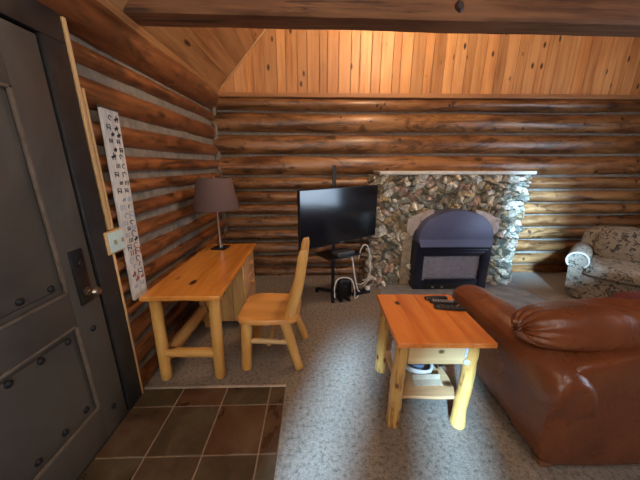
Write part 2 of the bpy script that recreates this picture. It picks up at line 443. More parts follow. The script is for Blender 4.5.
# back wall
jb = [-.06, .13, .32, .52, .71, .90, 1.08, 1.26, 1.45, 1.73, 2.00, 2.265, 2.46]
rb = [.35, .6, .45, .7, .5, .8, .62, .75, .9, .35, .68, .3]
bm = new()
for i in range(len(jb)-1):
    z0, z1 = jb[i], jb[i+1]; log(bm, 'x', -1.45, XR+.15, 3.86, (z0+z1)/2, .115, (z1-z0)/2-.008, i+1.5, rb[i])
wb = struct('wall_back', bm, M['log_x'])
bm = new()
for i in range(len(jb)-1):
    z0, z1 = jb[i], jb[i+1]; knots(bm, 'x', -1.1, 4.8, 3.86, (z0+z1)/2, .115, (z1-z0)/2-.008, 50+i, -1)
struct('log_knots', bm, plain('dark_knot', (.07, .026, .010), .4, var=.3), wb)
def chinking(name, plane, axis, a, b_, z0, z1, parent=None):
    bm = new(); nx = int((b_-a)/.05); nz = int((z1-z0)/.03); grid = []
    for i in range(nx+1):
        col = []
        for j in range(nz+1):
            s = a+(b_-a)*i/nx; z = z0+(z1-z0)*j/nz
            d = noise.noise(Vector((s*4, z*9, plane)))*.010
            col.append(bm.verts.new((s, plane-d, z) if axis == 'x' else (plane+d, s, z)))
        grid.append(col)
    for i in range(nx):
        for j in range(nz): bm.faces.new((grid[i][j], grid[i+1][j], grid[i+1][j+1], grid[i][j+1]))
    ex = bmesh.ops.extrude_face_region(bm, geom=bm.faces[:])
    for v in ex['geom']:
        if isinstance(v, bmesh.types.BMVert):
            if axis == 'x': v.co.y += .06
            else: v.co.x -= .06
    return struct(name, bm, M['chink'], parent)
chinking('wall_back_chinking', 3.828, 'x', -1.35, XR+.1, -.02, 2.44, wb)

# left wall
jl = [-.06, .16, .36, .55, .72, .885, 1.05, 1.22, 1.38, 1.53, 1.69, 1.885, 2.115, 2.28, 2.54]
rlft = [.3, .5, .4, .6, .45, .7, .55, .8, .65, .9, .75, .45, .5, .25]
bm = new()
for i in range(len(jl)-1):
    z0, z1 = jl[i], jl[i+1]; hz = (z1-z0)/2-.016; cx, r1 = -1.368, .118
    if i == len(jl)-2: cx, r1, hz = -1.36, .175, .145
    spans = [(YF-.1, 3.9)] if z0 > 2.2 else [(1.53, 3.9), (YF-.1, .40)]
    for (a, b_) in spans: log(bm, 'y', a, b_, cx, (z0+z1)/2+(.01 if i == len(jl)-2 else 0), r1, hz, i+20.3, rlft[i])
wl = struct('wall_left', bm, M['log_y'])
for k, (a, b_, z0, z1) in enumerate([(1.56, 3.85, -.02, 2.5), (YF, .38, -.02, 2.5), (.38, 1.56, 2.28, 2.5)]):
    chinking('wall_left_chinking', -1.305, 'y', a, b_, z0, z1, wl)
# corner chinking lumps
bm = new()
for z in (2.30, 2.10, 1.99, 1.87, 1.72, 1.52, 1.38, 1.22, 1.06, .9, .7):
    squad(bm, (-1.265, 3.775, z), (.030, .030, .075), 2.2, 6, lambda q, w: w*(1+.9*noise.noise(q*1.5+Vector((0, 0, z*9)))))
struct('wall_left_corner_chinking', bm, M['chink'], wl)

# right wall and rear wall with window openings (daylight side of the room)
bm = new()
WR = (.3, 2.0, .40, 2.05)      # y0,y1,z0,z1 right window
for (a, b_, z0, z1) in [(YF, WR[0], -.05, 2.6), (WR[1], 3.9, -.05, 2.6), (WR[0], WR[1], -.05, WR[2]), (WR[0], WR[1], WR[3], 2.6)]:
    n = max(1, round((z1-z0)/.22))
    for i in range(n): log(bm, 'y', a, b_, XR+.06, z0+(i+.5)*(z1-z0)/n, .115, (z1-z0)/n/2-.004, i+40+a, random.random())
struct('wall_right', bm, M['log_y'])
bm = new(); b2(bm, (XR+.08, YF, -.05), (XR+.12, WR[0], 2.6)); b2(bm, (XR+.08, WR[1], -.05), (XR+.12, 4, 2.6)); b2(bm, (XR+.08, WR[0], -.05), (XR+.12, WR[1], WR[2])); b2(bm, (XR+.08, WR[0], WR[3]), (XR+.12, WR[1], 2.6))
struct('wall_right_backing', bm, M['chink'])
REAR = [(-1.22, -.74, .8, 2.1), (-.40, .02, .8, 2.1)]  # wall pier between the openings is added to shade a strip of carpet
CL = (.75, 1.62, 2.75, 4.25)
bm = new()
segs = [(-1.4, -1.22), (-.74, -.40), (.02, XR+.1)]
for (a, b_) in segs:
    for i in range(12): log(bm, 'x', a, b_, YF-.06, i*.215+.1, .115, .105, i+60+a, random.random())
for w in REAR:
    for (z0, z1, n) in [(-.02, w[2], 4), (w[3], 2.57, 2)]:
        for i in range(n): log(bm, 'x', w[0], w[1], YF-.06, z0+(i+.5)*(z1-z0)/n, .115, (z1-z0)/n/2-.003, i+80, random.random())
struct('wall_rear', bm, M['log_x'])
bm = new()
for (a, b_) in segs: b2(bm, (a, YF-.12, -.05), (b_, YF-.08, 2.6))
b2(bm, (-1.4, YF-.12, 2.6), (CL[0], YF-.08, 5.8)); b2(bm, (CL[1], YF-.12, 2.6), (XR+.1, YF-.08, 5.8)); b2(bm, (CL[0], YF-.12, 2.6), (CL[1], YF-.08, CL[2])); b2(bm, (CL[0], YF-.12, CL[3]), (CL[1], YF-.08, 5.8))
for w in REAR:
    b2(bm, (w[0], YF-.12, -.05), (w[1], YF-.08, w[2])); b2(bm, (w[0], YF-.12, w[3]), (w[1], YF-.08, 2.6))
struct('wall_rear_backing', bm, M['chink'], smooth=False)
def window(n, a, b_, z0, z1, axis, plane):
    bm = new(); t = .045
    def bb(u0, u1, v0, v1):
        if axis == 'x': b2(bm, (u0, plane-.05, v0), (u1, plane+.05, v1), .005)
        else: b2(bm, (plane-.05, u0, v0), (plane+.05, u1, v1), .005)
    bb(a, a+t, z0, z1); bb(b_-t, b_, z0, z1); bb(a+t, b_-t, z0, z0+t); bb(a+t, b_-t, z1-t, z1)
    o = struct('window_%d' % n, bm, M['pine_z'])
    bm = new()
    if axis == 'x': b2(bm, (a+t, plane-.004, z0+t), (b_-t, plane+.004, z1-t))
    else: b2(bm, (plane-.004, a+t, z0+t), (plane+.004, b_-t, z1-t))
    obj('pane', bm, M['glass'], o, False)
window(1, *REAR[0], 'x', YF-.06); window(2, *REAR[1], 'x', YF-.06); window(4, CL[0], CL[1], CL[2], CL[3], 'x', YF-.06); window(3, WR[0], WR[1], WR[2], WR[3], 'y', XR+.06)

# gable boards above the back wall
RX, SL = 1.85, 1.06                      # ridge x, slope
def roofz(x): return 2.52+(x+1.17)*SL if x < RX else 2.52+(RX+1.17)*SL-(x-RX)*SL
bm = new(); x = -1.25; k = 0
while x < XR:
    w = [.145, .12, .15, .10, .14, .155, .11][k % 7]; k += 1
    x1 = min(x+w, XR); zt = max(roofz(x), roofz(x1))+.06
    b2(bm, (x+.0015, 3.79, 2.44), (x1-.0015, 3.83, max(2.5, zt)), .004, seg=1, r=random.random()); x = x1
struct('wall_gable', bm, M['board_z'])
bm = new(); b2(bm, (-1.3, 3.835, 2.44), (XR+.1, 3.88, 6.2)); struct('wall_gable_backing', bm, M['chink'], smooth=False)
bm = new(); b2(bm, (-1.25, 3.745, 2.425), (XR, 3.80, 2.475), .006); struct('trim_2', bm, wood('gable_ledge_trim', (.30, .12, .045), (.42, .19, .075), (.5, .25, .11), 'x', rough=.5, knot=0, vary=.1))
# ceiling boards, running along y
bm = new()
for side in (0, 1):
    L = (RX+1.3)*math.hypot(1, SL); n = int(L/.185); k = 0
    for i in range(n+1):
        s0 = i*.185; s1 = min(L, s0+.183)
        def P(s, off):
            dx = s/math.hypot(1, SL)
            x = -1.3+dx if side == 0 else 2*RX+1.3-dx+.0
            z = 2.52+(-1.3+1.17+dx)*SL
            nx = (SL/math.hypot(1, SL))*(-1 if side == 0 else 1); nz = 1/math.hypot(1, SL)
            return (x+nx*off, z+nz*off)
        ring0 = []
        a, b_, c, d = P(s0, 0), P(s1, 0), P(s1, .03), P(s0, .03)
        rings = [[(p[0], y, p[1]) for p in (a, b_, c, d)] for y in (YF-.1, 3.80)]
        vs = loft(bm, rings); setr(bm, vs, random.random())
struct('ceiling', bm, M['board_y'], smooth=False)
bm = new()
for q in (1, -1):
    xa, xb_ = (-1.45, RX) if q == 1 else (2*RX+1.45, RX); za, zb = 2.52+(-1.45+1.17)*SL, 2.52+(RX+1.17)*SL
    loft(bm, [[(xa, y, za+.06), (xb_, y, zb+.06), (xb_, y, zb+.12), (xa, y, za+.12)] for y in (YF-.15, 3.9)])
struct('ceiling_backing', bm, M['beam'], smooth=False)
# little corner bead between slope and gable
bm = new(); pole(bm, (-1.15, 3.775, roofz(-1.15)-.012), (RX, 3.775, roofz(RX)-.012), .011, n=3, wob=0); struct('trim_3', bm, M['pine_x'])
# tie beam
bm = new()
rings = []
for i in range(61):
    t = i/60; x = -1.3+t*6.25; yc = 2.10+.022*(x+1.3); s = []
    prof = [(-.10, .02), (-.085, 0), (.085, 0), (.10, .02), (.105, .16), (.09, .30), (-.09, .30), (-.105, .16)]
    for (py, pz) in prof:
        d = .010*noise.noise(Vector((x*1.6, py*12, pz*9)))+.006*noise.noise(Vector((x*6, py*30, pz*20)))
        s.append((x, yc+py+d, 2.515+pz+d))
    rings.append(s)
loft(bm, rings); beam = struct('trim_4', bm, M['beam'])
bm = new()
for (x, dz) in ((.28, .16), (.95, .07), (2.6, .18), (-.3, .2)):
    tube(bm, [(x, 2.10+.022*(x+1.3)-.10, 2.515+dz), (x, 2.10+.022*(x+1.3)-.118, 2.515+dz)], [.035, .02], 12, .15)
obj('beam_knot', bm, plain('beam_knot', (.03, .01, .005), .5), beam)

# ------------------------------------------------------------------ entrance door
bm = new()
DX = -1.25                                  # face plane
def panel(bm, y0, y1, z0, z1): pass
b2(bm, (DX-.045, .46, .012), (DX-.016, 1.45, 2.17))
ys_ = (.46, .62, 1.275, 1.45); zs_ = (.012, .235, .79, .965, 1.92, 2.17)
b2(bm, (DX-.02, ys_[2], zs_[0]), (DX, ys_[3], zs_[5]), .004, r=.3)
b2(bm, (DX-.02, ys_[0], zs_[0]), (DX, ys_[1], zs_[5]), .004, r=.7)
for (a, b_) in ((0, 1), (2, 3), (4, 5)): b2(bm, (DX-.02, ys_[1], zs_[a]), (DX, ys_[2], zs_[b_]), .004)
d1 = struct('door_1', bm, M['door'])
for (z0, z1) in ((.235, .79), (.965, 1.92)):
    bm = new(); b2(bm, (DX-.02, .66, z0+.04), (DX-.006, 1.235, z1-.04), .006, seg=1); obj('door_panel', bm, M['door'], d1)
    bm = new()
    for (a, b_) in (((DX, .62, z0), (DX-.012, .635, z1)), ((DX, 1.26, z0), (DX-.012, 1.275, z1)), ((DX, .62, z0), (DX-.012, 1.275, z0+.014)), ((DX, .62, z1-.014), (DX-.012, 1.275, z1))):
        b2(bm, (a[0]+.004, a[1], a[2]), (b_[0], b_[1], b_[2]), .003)
    obj('panel_molding', bm, M['doorworn'], d1, label='worn brownish molding around the panel')
for (y, z) in [(1.062, 1.037), (1.201, 1.03), (.92, 1.035), (.78, 1.035), (1.357, .712), (1.357, .16), (1.208, .731), (1.067, .733), (.932, .734), (.79, .734), (1.198, .304), (1.069, .304), (.932, .3), (.79, .3)]:
    bm = new(); b0 = DX if y > 1.3 else DX-.006
    tube(bm, [(b0-.004, y, z), (b0+.004, y, z), (b0+.010, y, z), (b0+.012, y, z)], [.017, .017, .011, .003], 14)
    obj('stud', bm, M['black'], d1)
bm = new(); b2(bm, (DX-.002, 1.322, .87), (DX+.010, 1.402, 1.172), .004); hp = obj('handle_plate', bm, M['blackplastic'], d1)
bm = new()
def latx(bm, c, prof, seg=20):
    rings = [[(c[0]+x, c[1]+r*math.cos(2*PI*j/seg), c[2]+r*math.sin(2*PI*j/seg)) for j in range(seg)] for r, x in prof]; loft(bm, rings)
latx(bm, (DX+.01, 1.368, .935), [(.024, 0), (.024, .006), (.010, .01), (.010, .03), (.022, .038), (.027, .05), (.022, .063), (.008, .068)])
obj('door_knob', bm, M['brass'], hp, label='round bronze knob')
bm = new(); latx(bm, (DX+.008, 1.368, 1.10), [(.018, 0), (.018, .008), (.012, .012)]); obj('deadbolt', bm, M['black'], hp)
# casing around the door
bm = new()
b2(bm, (-1.32, 1.465, 0.0), (-1.240, 1.60, 2.185), .006); b2(bm, (-1.32, .30, 0), (-1.240, .445, 2.185), .006); b2(bm, (-1.32, .30, 2.185), (-1.240, 1.60, 2.315), .006)
b2(bm, (-1.42, .40, 0), (-1.30, .45, 2.3)); b2(bm, (-1.42, 1.46, 0), (-1.30, 1.56, 2.3)); b2(bm, (-1.42, .4, 2.18), (-1.30, 1.5, 2.3))
b2(bm, (-1.44, .3, -.02), (-1.40, 1.6, 2.35))
b2(bm, (-1.30, .45, 0), (-1.242, 1.46, .012), .003)
struct('trim_5', bm, M['casing'])

# wooden conduit strips, switch box
root = thing('switch_box', 'wooden light switch box with pale blue plate beside the black door casing', 'switch', (-1.255, 1.650, 1.143))
bm = new(); b2(bm, (-.03, -.085, -.07), (.025, .085, .07), .005); obj('wooden_box', bm, M['pine_z'], root)
bm = new(); b2(bm, (.025, -.072, -.06), (.030, .080, .062), .002); sp = obj('switch_plate', bm, M['plate'], root)
for y in (-.03, .035):
    bm = new(); b2(bm, (.029, y-.007, -.014), (.040, y+.007, .012), .002); obj('toggle', bm, M['paper'], sp)
def strip(p0, p1, w, label):
    bm = new(); p0 = Vector(p0); p1 = Vector(p1); c = (p0+p1)/2; d = p1-p0
    rot = Vector((0, 0, 1)).rotation_difference(d.normalized()).to_matrix()
    box(bm, (0, 0, 0), (.016, w, d.length), .003, rot=rot)
    o = obj('wire_cover_strip', bm, M['pine_z']); o.location = c
    tag(o, label, 'wood strip', None); return o
strip((-1.243, 1.617, 2.31), (-1.243, 1.619, 1.222), .020, 'longest thin pale wooden strip, rising from the switch box to the casing top')
strip((-1.243, 1.641, 2.00), (-1.243, 1.641, 1.222), .020, 'shorter thin pale wooden strip rising from switch box beside the longer one')
strip((-1.247, 1.612, 1.078), (-1.247, 1.600, .010), .018, 'thin brown wooden strip running from switch box down to the tile floor')

# whitewashed long sign
root = thing('wall_sign', 'tall narrow whitewashed board printed with dark pictures hanging on left log wall', 'sign', (-1.232, 1.757, .705))
ry = -.040
rotm = Matrix.Rotation(R(-1.9), 3, 'X')
bm = new(); b2(bm, (-.009, -.072, 0), (.009, .072, 1.225), .003)
for v in bm.verts: v.co = rotm @ v.co
board = bm
bm = new(); b2(bm, (-.012, -.074, 1.215), (.012, .074, 1.232), .002)
for v in bm.verts: v.co = rotm @ v.co
obj('top_cap', bm, wood('dark_sign_cap', (.04, .03, .02), (.07, .05, .03), (.1, .07, .05), 'y', knot=0), root, label='dark top edge')
rs = random.Random(5)
inks = {'ink': 1, 'redink': 2, 'blueink': 3}
def stroke(bm, y0, z0, y1, z1, w=.004):
    p = rotm @ Vector((.0100, y0, z0)); q = rotm @ Vector((.0100, y1, z1)); d = q-p
    if d.length < 1e-4: return
    rot = Vector((0, 0, 1)).rotation_difference(d.normalized()).to_matrix()
    vs_ = box(board, (p+q)/2, (.0022, w, d.length+w), 0, rot=rot)
    for f in {f for v in vs_ for f in v.link_faces}: f.material_index = bm
z = 1.17; k = 0
while z > .06:
    for yy in ((-.035, .03) if k % 2 else (-.01, .042)):
        typ = rs.choice(['box', 'blob', 'curl', 'bars', 'curl', 'box'])
        key = 'ink'
        if z < .38 and rs.random() < .45: key = 'redink'
        elif z < .72 and rs.random() < .5: key = 'blueink'
        b_ = inks[key]; s = rs.uniform(.010, .021)
        if typ == 'box':
            stroke(b_, yy-s, z-s, yy-s, z+s); stroke(b_, yy+s, z-s, yy+s, z+s); stroke(b_, yy-s, z+s, yy+s, z+s); stroke(b_, yy-s*.5, z, yy+s*.5, z-s*.4, .007)
        elif typ == 'blob':
            stroke(b_, yy-s*.6, z-s*.3, yy+s*.7, z+s*.2, .013); stroke(b_, yy, z, yy+s*.2, z+s, .006); stroke(b_, yy-s*.5, z-s, yy-s*.5, z, .004); stroke(b_, yy+s*.5, z-s, yy+s*.5, z, .004)
        elif typ == 'curl':
            pp = [(yy+s*math.cos(a), z+s*math.sin(a)) for a in [rs.uniform(0, 1)+i*.8 for i in range(6)]]
            for a, c in zip(pp, pp[1:]): stroke(b_, a[0], a[1], c[0], c[1], .0045)
        else:
            for i in range(3): stroke(b_, yy-s+i*s, z-s*.8, yy-s+i*s+.003, z+s*.8, .005)
    z -= rs.uniform(.036, .058); k += 1
obj('board', board, [M['sign'], M['ink'], M['redink'], M['blueink']], root, False)

# ------------------------------------------------------------------ fireplace
root = thing('fireplace', 'field stone fireplace with white mantel and blue arched gas insert', 'fireplace', (1.78, 3.42, 0.0))
def voro_mesh():
    bm = new(); gl = bm.verts.layers.float.new('gap'); r_ = rl(bm)
    rnd = random.Random(3)
    # stone seeds on a jittered grid in (s,z), s wraps round the front and both side returns
    W, Hh, dp = 1.88, 1.485, .33
    seeds = []
    def se(s, z):
        return s, z
    s = -dp
    sx = .078; sz = .090
    iz = 0; z = 0
    while z < Hh+sz:
        s = -dp-.05+(.045 if iz % 2 else 0)
        while s < W+dp+.1:
            seeds.append((s+rnd.uniform(-.045, .045), z+rnd.uniform(-.045, .045), rnd.uniform(-.9, .9), rnd.uniform(.5, 1.7), rnd.random(), rnd.uniform(-.020, .035), rnd.uniform(-1.0, 1.0), rnd.uniform(-1.0, 1.0)))
            s += sx
        z += sz; iz += 1
    step = .0115; ns = int((W+2*dp)/step); nz = int(Hh/step)
    cells = {}
    for sd in seeds: cells.setdefault((int(sd[0]//.12), int(sd[1]//.12)), []).append(sd)
    grid = []
    for i in range(ns+1):
        col = []; s = -dp+i*step
        for j in range(nz+1):
            z = j*step; d1 = d2 = 9; best = None
            ci, cj = int(s//.12), int(z//.12)
            for a in (-2, -1, 0, 1, 2):
                for c in (-2, -1, 0, 1, 2):
                    for sd in cells.get((ci+a, cj+c), ()):
                        wx = noise.noise(Vector((s*9, z*9, 1)))*.02; wz = noise.noise(Vector((s*9, z*9, 7)))*.02
                        dx, dz = s+wx-sd[0], z+wz-sd[1]; ca, sa = math.cos(sd[2]*1.6), math.sin(sd[2]*1.6)
                        u, v = (dx*ca+dz*sa)*sd[3], (-dx*sa+dz*ca)/sd[3]
                        dd = math.hypot(u, v)
                        if dd < d1: d2 = d1; d1 = dd; best = sd
                        elif dd < d2: d2 = dd
            gap = min(1, (d2-d1)/.020)
            h = .048*math.sqrt(max(0, min(1, gap)))+best[5]*gap+(s-best[0])*best[6]*gap+(z-best[1])*best[7]*gap
            h += (.022*noise.noise(Vector((s*24, z*24, best[4]*9)))+.014*noise.noise(Vector((s*60, z*60, best[4]*9))))*gap
            h = max(-.01, h)
            if s < 0: x, y = -W/2-h, -0-(-s)*-1
            elif s > W: x, y = W/2+h, (s-W)
            else: x, y = -W/2+s, -h
            if s < 0: y = -s
            # round the corner edges a bit
            vv = bm.verts.new((x, y, z)); vv[r_] = best[4]; vv[gl] = gap; col.append(vv)
        grid.append(col)
    # opening for the insert (x -.53..+.53 , z 0..~1.0)
    for i in range(ns):
        for j in range(nz):
            c = (grid[i][j].co+grid[i+1][j+1].co)/2
            if abs(c.x-.02) < .46 and c.y < .05 and c.z < .85: continue
            bm.faces.new((grid[i][j], grid[i+1][j], grid[i+1][j+1], grid[i][j+1]))
    for v in [v for v in bm.verts if not v.link_faces]: bm.verts.remove(v)
    return bm
st = obj('stone_facing', voro_mesh(), M['stone'], root)
bm = new()
b2(bm, (-.96, -.07, 1.487), (.99, .36, 1.525), .006)
for v in bm.verts:
    v.co.z += .004*noise.noise(Vector((v.co.x*3, v.co.y*3, 0)))
obj('mantel', bm, M['mantelm'], root)
# pale cut arch stones
for sgn in (-1, 1):
    bm = new(); rings = []
    for y in (-.095, .0):
        ring = []
        n = 9
        for i in range(n+1):
            x = .27+.32*i/n
            zz = 1.055-.60*(x-.27)**1.35+ (.02 if i == n else 0)
            ring.append((.02+sgn*x, y, zz))
        ring.append((.02+sgn*.60, y, .78)); ring.append((.02+sgn*.52, y, .70))
        for i in range(n, -1, -1):
            x = .27+.22*i/n
            ring.append((.02+sgn*x, y, .92-.9*(x-.27)**1.3))
        rings.append([(p[0], p[1]+.006*noise.noise(Vector(p)*8), p[2]+.010*noise.noise(Vector((p[0]*14, y, 3)))) for p in ring])
    loft(bm, rings); obj('arch_stone', bm, M['arch'], root, label='pale cut stone beside the arched hood')
bm = new()
for (z0, z1) in ((0.02, .26), (.265, .50), (.505, .76)): b2(bm, (-.615, -.075, z0), (-.485, .02, z1), .012)
for v in bm.verts: v.co += Vector((.008*noise.noise(v.co*9), .006*noise.noise(v.co*11), 0))
obj('jamb_stone', bm, plain('tan_jamb_stone', (.36, .29, .20), .8, var=.35, nscale=16, bstr=.6), root, label='tan cut stone jamb left of the insert')
# gas insert: local y -.22 = front
ins = bpy.data.objects.new('gas_insert', None)
bm = new()
FY = -.215
# side jambs and frame
b2(bm, (-.475, FY, .0), (-.365, .3, .66), .012); b2(bm, (.385, FY, .0), (.495, .3, .66), .012)
b2(bm, (-.376, FY, .0), (.376, -.02, .125), .006); b2(bm, (-.376, FY, .475), (.376, -.02, .575), .008)
b2(bm, (-.376, -.02, .0), (.376, .3, .10)); 
insert = obj('insert_body', bm, M['navy'], root)
bm = new(); b2(bm, (-.37, -.16, .12), (.37, -.15, .13)); b2(bm, (-.376, .22, .1), (.376, .24, .5)); b2(bm, (-.376, -.15, .10), (.376, .23, .125)); b2(bm, (-.376, -.15, .475), (.376, .23, .49))
obj('firebox', bm, M['firebox'], insert)
bm = new()
for (a, b_, r_) in [((-.30, .02, .20), (.10, -.06, .23), .045), ((-.05, .08, .22), (.30, .0, .30), .04), ((-.2, .10, .26), (.18, .12, .34), .035), ((-.32, -.06, .16), (.32, -.08, .16), .03), ((.0, -.05, .2), (.28, .09, .2), .035)]:
    pole(bm, a, b_, r_, r_*.8, wob=.25, seed=a[0]*9+2)
obj('fire_log', bm, M['ash'], insert)
bm = new(); b2(bm, (-.376, FY+.035, .125), (.376, FY+.040, .475)); gm = mk_glass('fire_glass_painted_reflection', .12, (.9, .88, .92)); gn = gm.node_tree; go = gn.nodes['Material Output']
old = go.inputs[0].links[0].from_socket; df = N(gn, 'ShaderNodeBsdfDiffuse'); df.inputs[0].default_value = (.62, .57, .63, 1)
ms2 = N(gn, 'ShaderNodeMixShader'); ms2.inputs[0].default_value = .30; gn.links.new(old, ms2.inputs[1]); gn.links.new(df.outputs[0], ms2.inputs[2]); gn.links.new(ms2.outputs[0], go.inputs[0])  # pale diffuse layer paints a daylight reflection into the glass colour
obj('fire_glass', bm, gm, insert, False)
# stepped frame mouldings
for (x0, x1, z0, z1, y) in [(-.44, .46, .575, .61, FY-.03), (-.42, .44, .54, .570, FY-.02), (-.39, .41, .50, .535, FY-.012)]:
    bm = new(); b2(bm, (x0, y, z0), (x1, FY+.05, z1), .008); obj('louver', bm, M['navy'], insert)
bm = new(); b2(bm, (-.33, FY-.012, .135), (.37, FY+.02, .16), .004); obj('louver', bm, M['navy'], insert)
bm = new(); b2(bm, (-.32, FY-.01, .02), (.34, FY+.01, .10), .01)
obj('control_tray', bm, M['blackplastic'], insert)
for x in (-.22, -.1):
    bm = new(); lathe(bm, (x, FY-.012, .055), [(.002, -.012), (.016, -.01), (.018, 0), (.016, .01), (.002, .012)], 12)
    obj('control_knob', bm, M['chrome'], insert)
# arched hood: curved sheet bulging forward, top arc
bm = new(); rings = []
n = 28
cx = .0
for (sc_, yy) in ((1.0, .02), (1.0, FY+.004), (.992, FY-.008), (.975, FY-.012)):
    ring = []
    for i in range(n+1):
        a = PI*(i/n); hw = .475*sc_; hh = .375*sc_
        ring.append((.01+hw*math.cos(a), yy, .69+hh*(math.sin(a)**.85)))
    ring.append((.01-.475*sc_, yy, .66)); ring.append((.01+.475*sc_, yy, .66))
    rings.append(ring)
loft(bm, rings)
hood = obj('arched_hood', bm, M['hood'], insert, label='slate blue arched metal hood')
bm = new()
loft(bm, [[(-.465, FY-.013, .70), (.485, FY-.013, .70), (.485, -.0, .70), (-.465, 0, .70)], [(-.445, FY-.040, .61), (.465, FY-.040, .61), (.465, -.0, .61), (-.445, 0, .61)]])
obj('hood_skirt', bm, M['hood'], insert)

# ------------------------------------------------------------------ TV on stand
root = thing('tv_stand', 'black floor tv stand with upright pole, glass shelf and splayed feet', 'tv stand', (.24, 3.12, 0))
bm = new(); b2(bm, (-.022, -.015, .03), (.022, .015, 1.60), .004); obj('pole', bm, M['black'], root)
for (dx, dy) in ((-.20, .08), (-.01, -.21), (.22, .05), (.02, .28)):
    bm = new(); d = Vector((dx, dy, 0)); a = math.atan2(dy, dx)
    box(bm, (dx/2, dy/2, .052), (d.length, .045, .03), .006, rot=Matrix.Rotation(a, 3, 'Z'))
    tube(bm, [(dx, dy, .0), (dx, dy, .055)], .022, 12); obj('foot', bm, M['black'], root)
bm = new(); box(bm, (.06, -.02, .555), (.46, .33, .014), .005, rot=Matrix.Rotation(R(30), 3, 'Z')); obj('shelf', bm, M['blackplastic'], root)
bm = new(); b2(bm, (-.03, -.03, .51), (.03, .04, .6), .005); obj('shelf_bracket', bm, M['black'], root)
bm = new(); b2(bm, (-.04, -.06, .95), (.04, .02, 1.2), .005); obj('screen_bracket', bm, M['black'], root)
root = thing('cable_box', 'slim dark grey cable box on the tv stand shelf', 'cable box', (.36, 3.08, .5625), R(30))
bm = new(); b2(bm, (-.12, -.07, 0), (.12, .07, .038), .004); obj('case', bm, M['boxgrey'], root)
bm = new(); b2(bm, (-.10, -.072, .012), (.10, -.069, .026), .001); obj('front_strip', bm, M['screen'], root)

a = math.atan2(.68, .92)
root = thing('television', 'large flat screen television switched off, angled on its black stand', 'television', (.318, 2.96, 1.055), a)
W_, H_ = 1.15, .625
bm = new(); b2(bm, (-W_/2, -.012, -H_/2), (W_/2, .022, H_/2), .006); b2(bm, (-.3, .015, -.2), (.3, .06, .15), .02); obj('case', bm, M['blackplastic'], root)
bm = new(); b2(bm, (-W_/2+.010, -.0145, -H_/2+.018), (W_/2-.010, -.0118, H_/2-.010), 0); obj('screen', bm, M['screen'], root, False)
bm = new(); b2(bm, (-.03, -.0155, -H_/2+.004), (.03, -.012, -H_/2+.012), 0); obj('badge', bm, M['chrome'], root, False)
bm = new(); tube(bm, [(0, .05, 0), (-.02, .14, 0)], .02, 10); obj('mount_arm', bm, M['black'], root)

# black heater and cables
root = thing('portable_heater', 'small black ribbed heater standing on carpet under the television', 'heater', (.365, 2.99, 0), R(12))
bm = new(); squad(bm, (0, 0, .155), (.085, .06, .135), 3.2, 10); obj('body', bm, M['blackplastic'], root)
bm = new()
for i in range(6): squad(bm, (-.07+.028*i, -.045, .15), (.006, .025, .11), 3, 4)
obj('grille', bm, M['black'], root)
for sx_ in (-.05, .05):
    bm = new(); b2(bm, (sx_-.02, -.075, 0), (sx_+.02, .06, .025), .006); obj('foot', bm, M['black'], root)
bm = new(); latx(bm, (0, -.062, .2), [(.0, -.004), (.012, 0), (.010, .006)]); 
obj('dial', bm, M['boxgrey'], root)
def cable(pts, r, mat, label, name='power_cable'):
    bm = new(); tube(bm, arcpts(pts, 8), r, 7); return tag(obj(name, bm, mat), label, 'cable')
cable([(.25, 2.905, .07), (.245, 2.90, .2), (.28, 2.905, .30), (.365, 2.91, .325), (.45, 2.915, .29), (.49, 2.92, .15), (.50, 2.95, .03), (.56, 3.05, .012)], .007, M['white_cable'], 'white cable arching over the black heater')
cable([(.46, 3.12, .56), (.48, 3.06, .45), (.51, 3.03, .25), (.55, 3.04, .10), (.58, 3.10, .05)], .008, M['white_cable'], 'white cable dropping straight from the shelf to the power strip')
cable([(.57, 3.2, .45), (.585, 3.16, .58), (.62, 3.14, .655), (.67, 3.14, .63), (.70, 3.14, .5), (.712, 3.14, .35), (.70, 3.14, .22), (.62, 3.17, .12), (.56, 3.2, .11)], .008, M['white_cable'], 'cream cable in a tall loop beside the stone fireplace')
cable([(.66, 3.25, .05), (.70, 3.2, .14), (.76, 3.22, .20), (.80, 3.26, .13), (.77, 3.3, .04), (.70, 3.28, .02)], .007, M['white_cable'], 'cream cable curled in small ring by the fireplace base')
cable([(.60, 3.26, 1.0), (.60, 3.25, .7), (.59, 3.22, .4), (.58, 3.2, .08)], .004, M['black'], 'thin black cable hanging from television to power strip')
root = thing('power_strip', 'black power strip on the carpet right of the heater', 'power strip', (.60, 3.13, 0), R(20))
bm = new(); b2(bm, (-.13, -.03, 0), (.13, .03, .04), .008); obj('housing', bm, M['blackplastic'], root)
for i, x in enumerate((-.08, -.02, .04)):
    bm = new(); b2(bm, (x-.018, -.02, .04), (x+.018, .02, .075), .006); obj('plug', bm, M['black'], root)
bm = new(); b2(bm, (.08, -.025, .04), (.125, .025, .085), .008); obj('plug', bm, plain('white_plastic', (.8, .8, .82), .4), root, label='white plug')

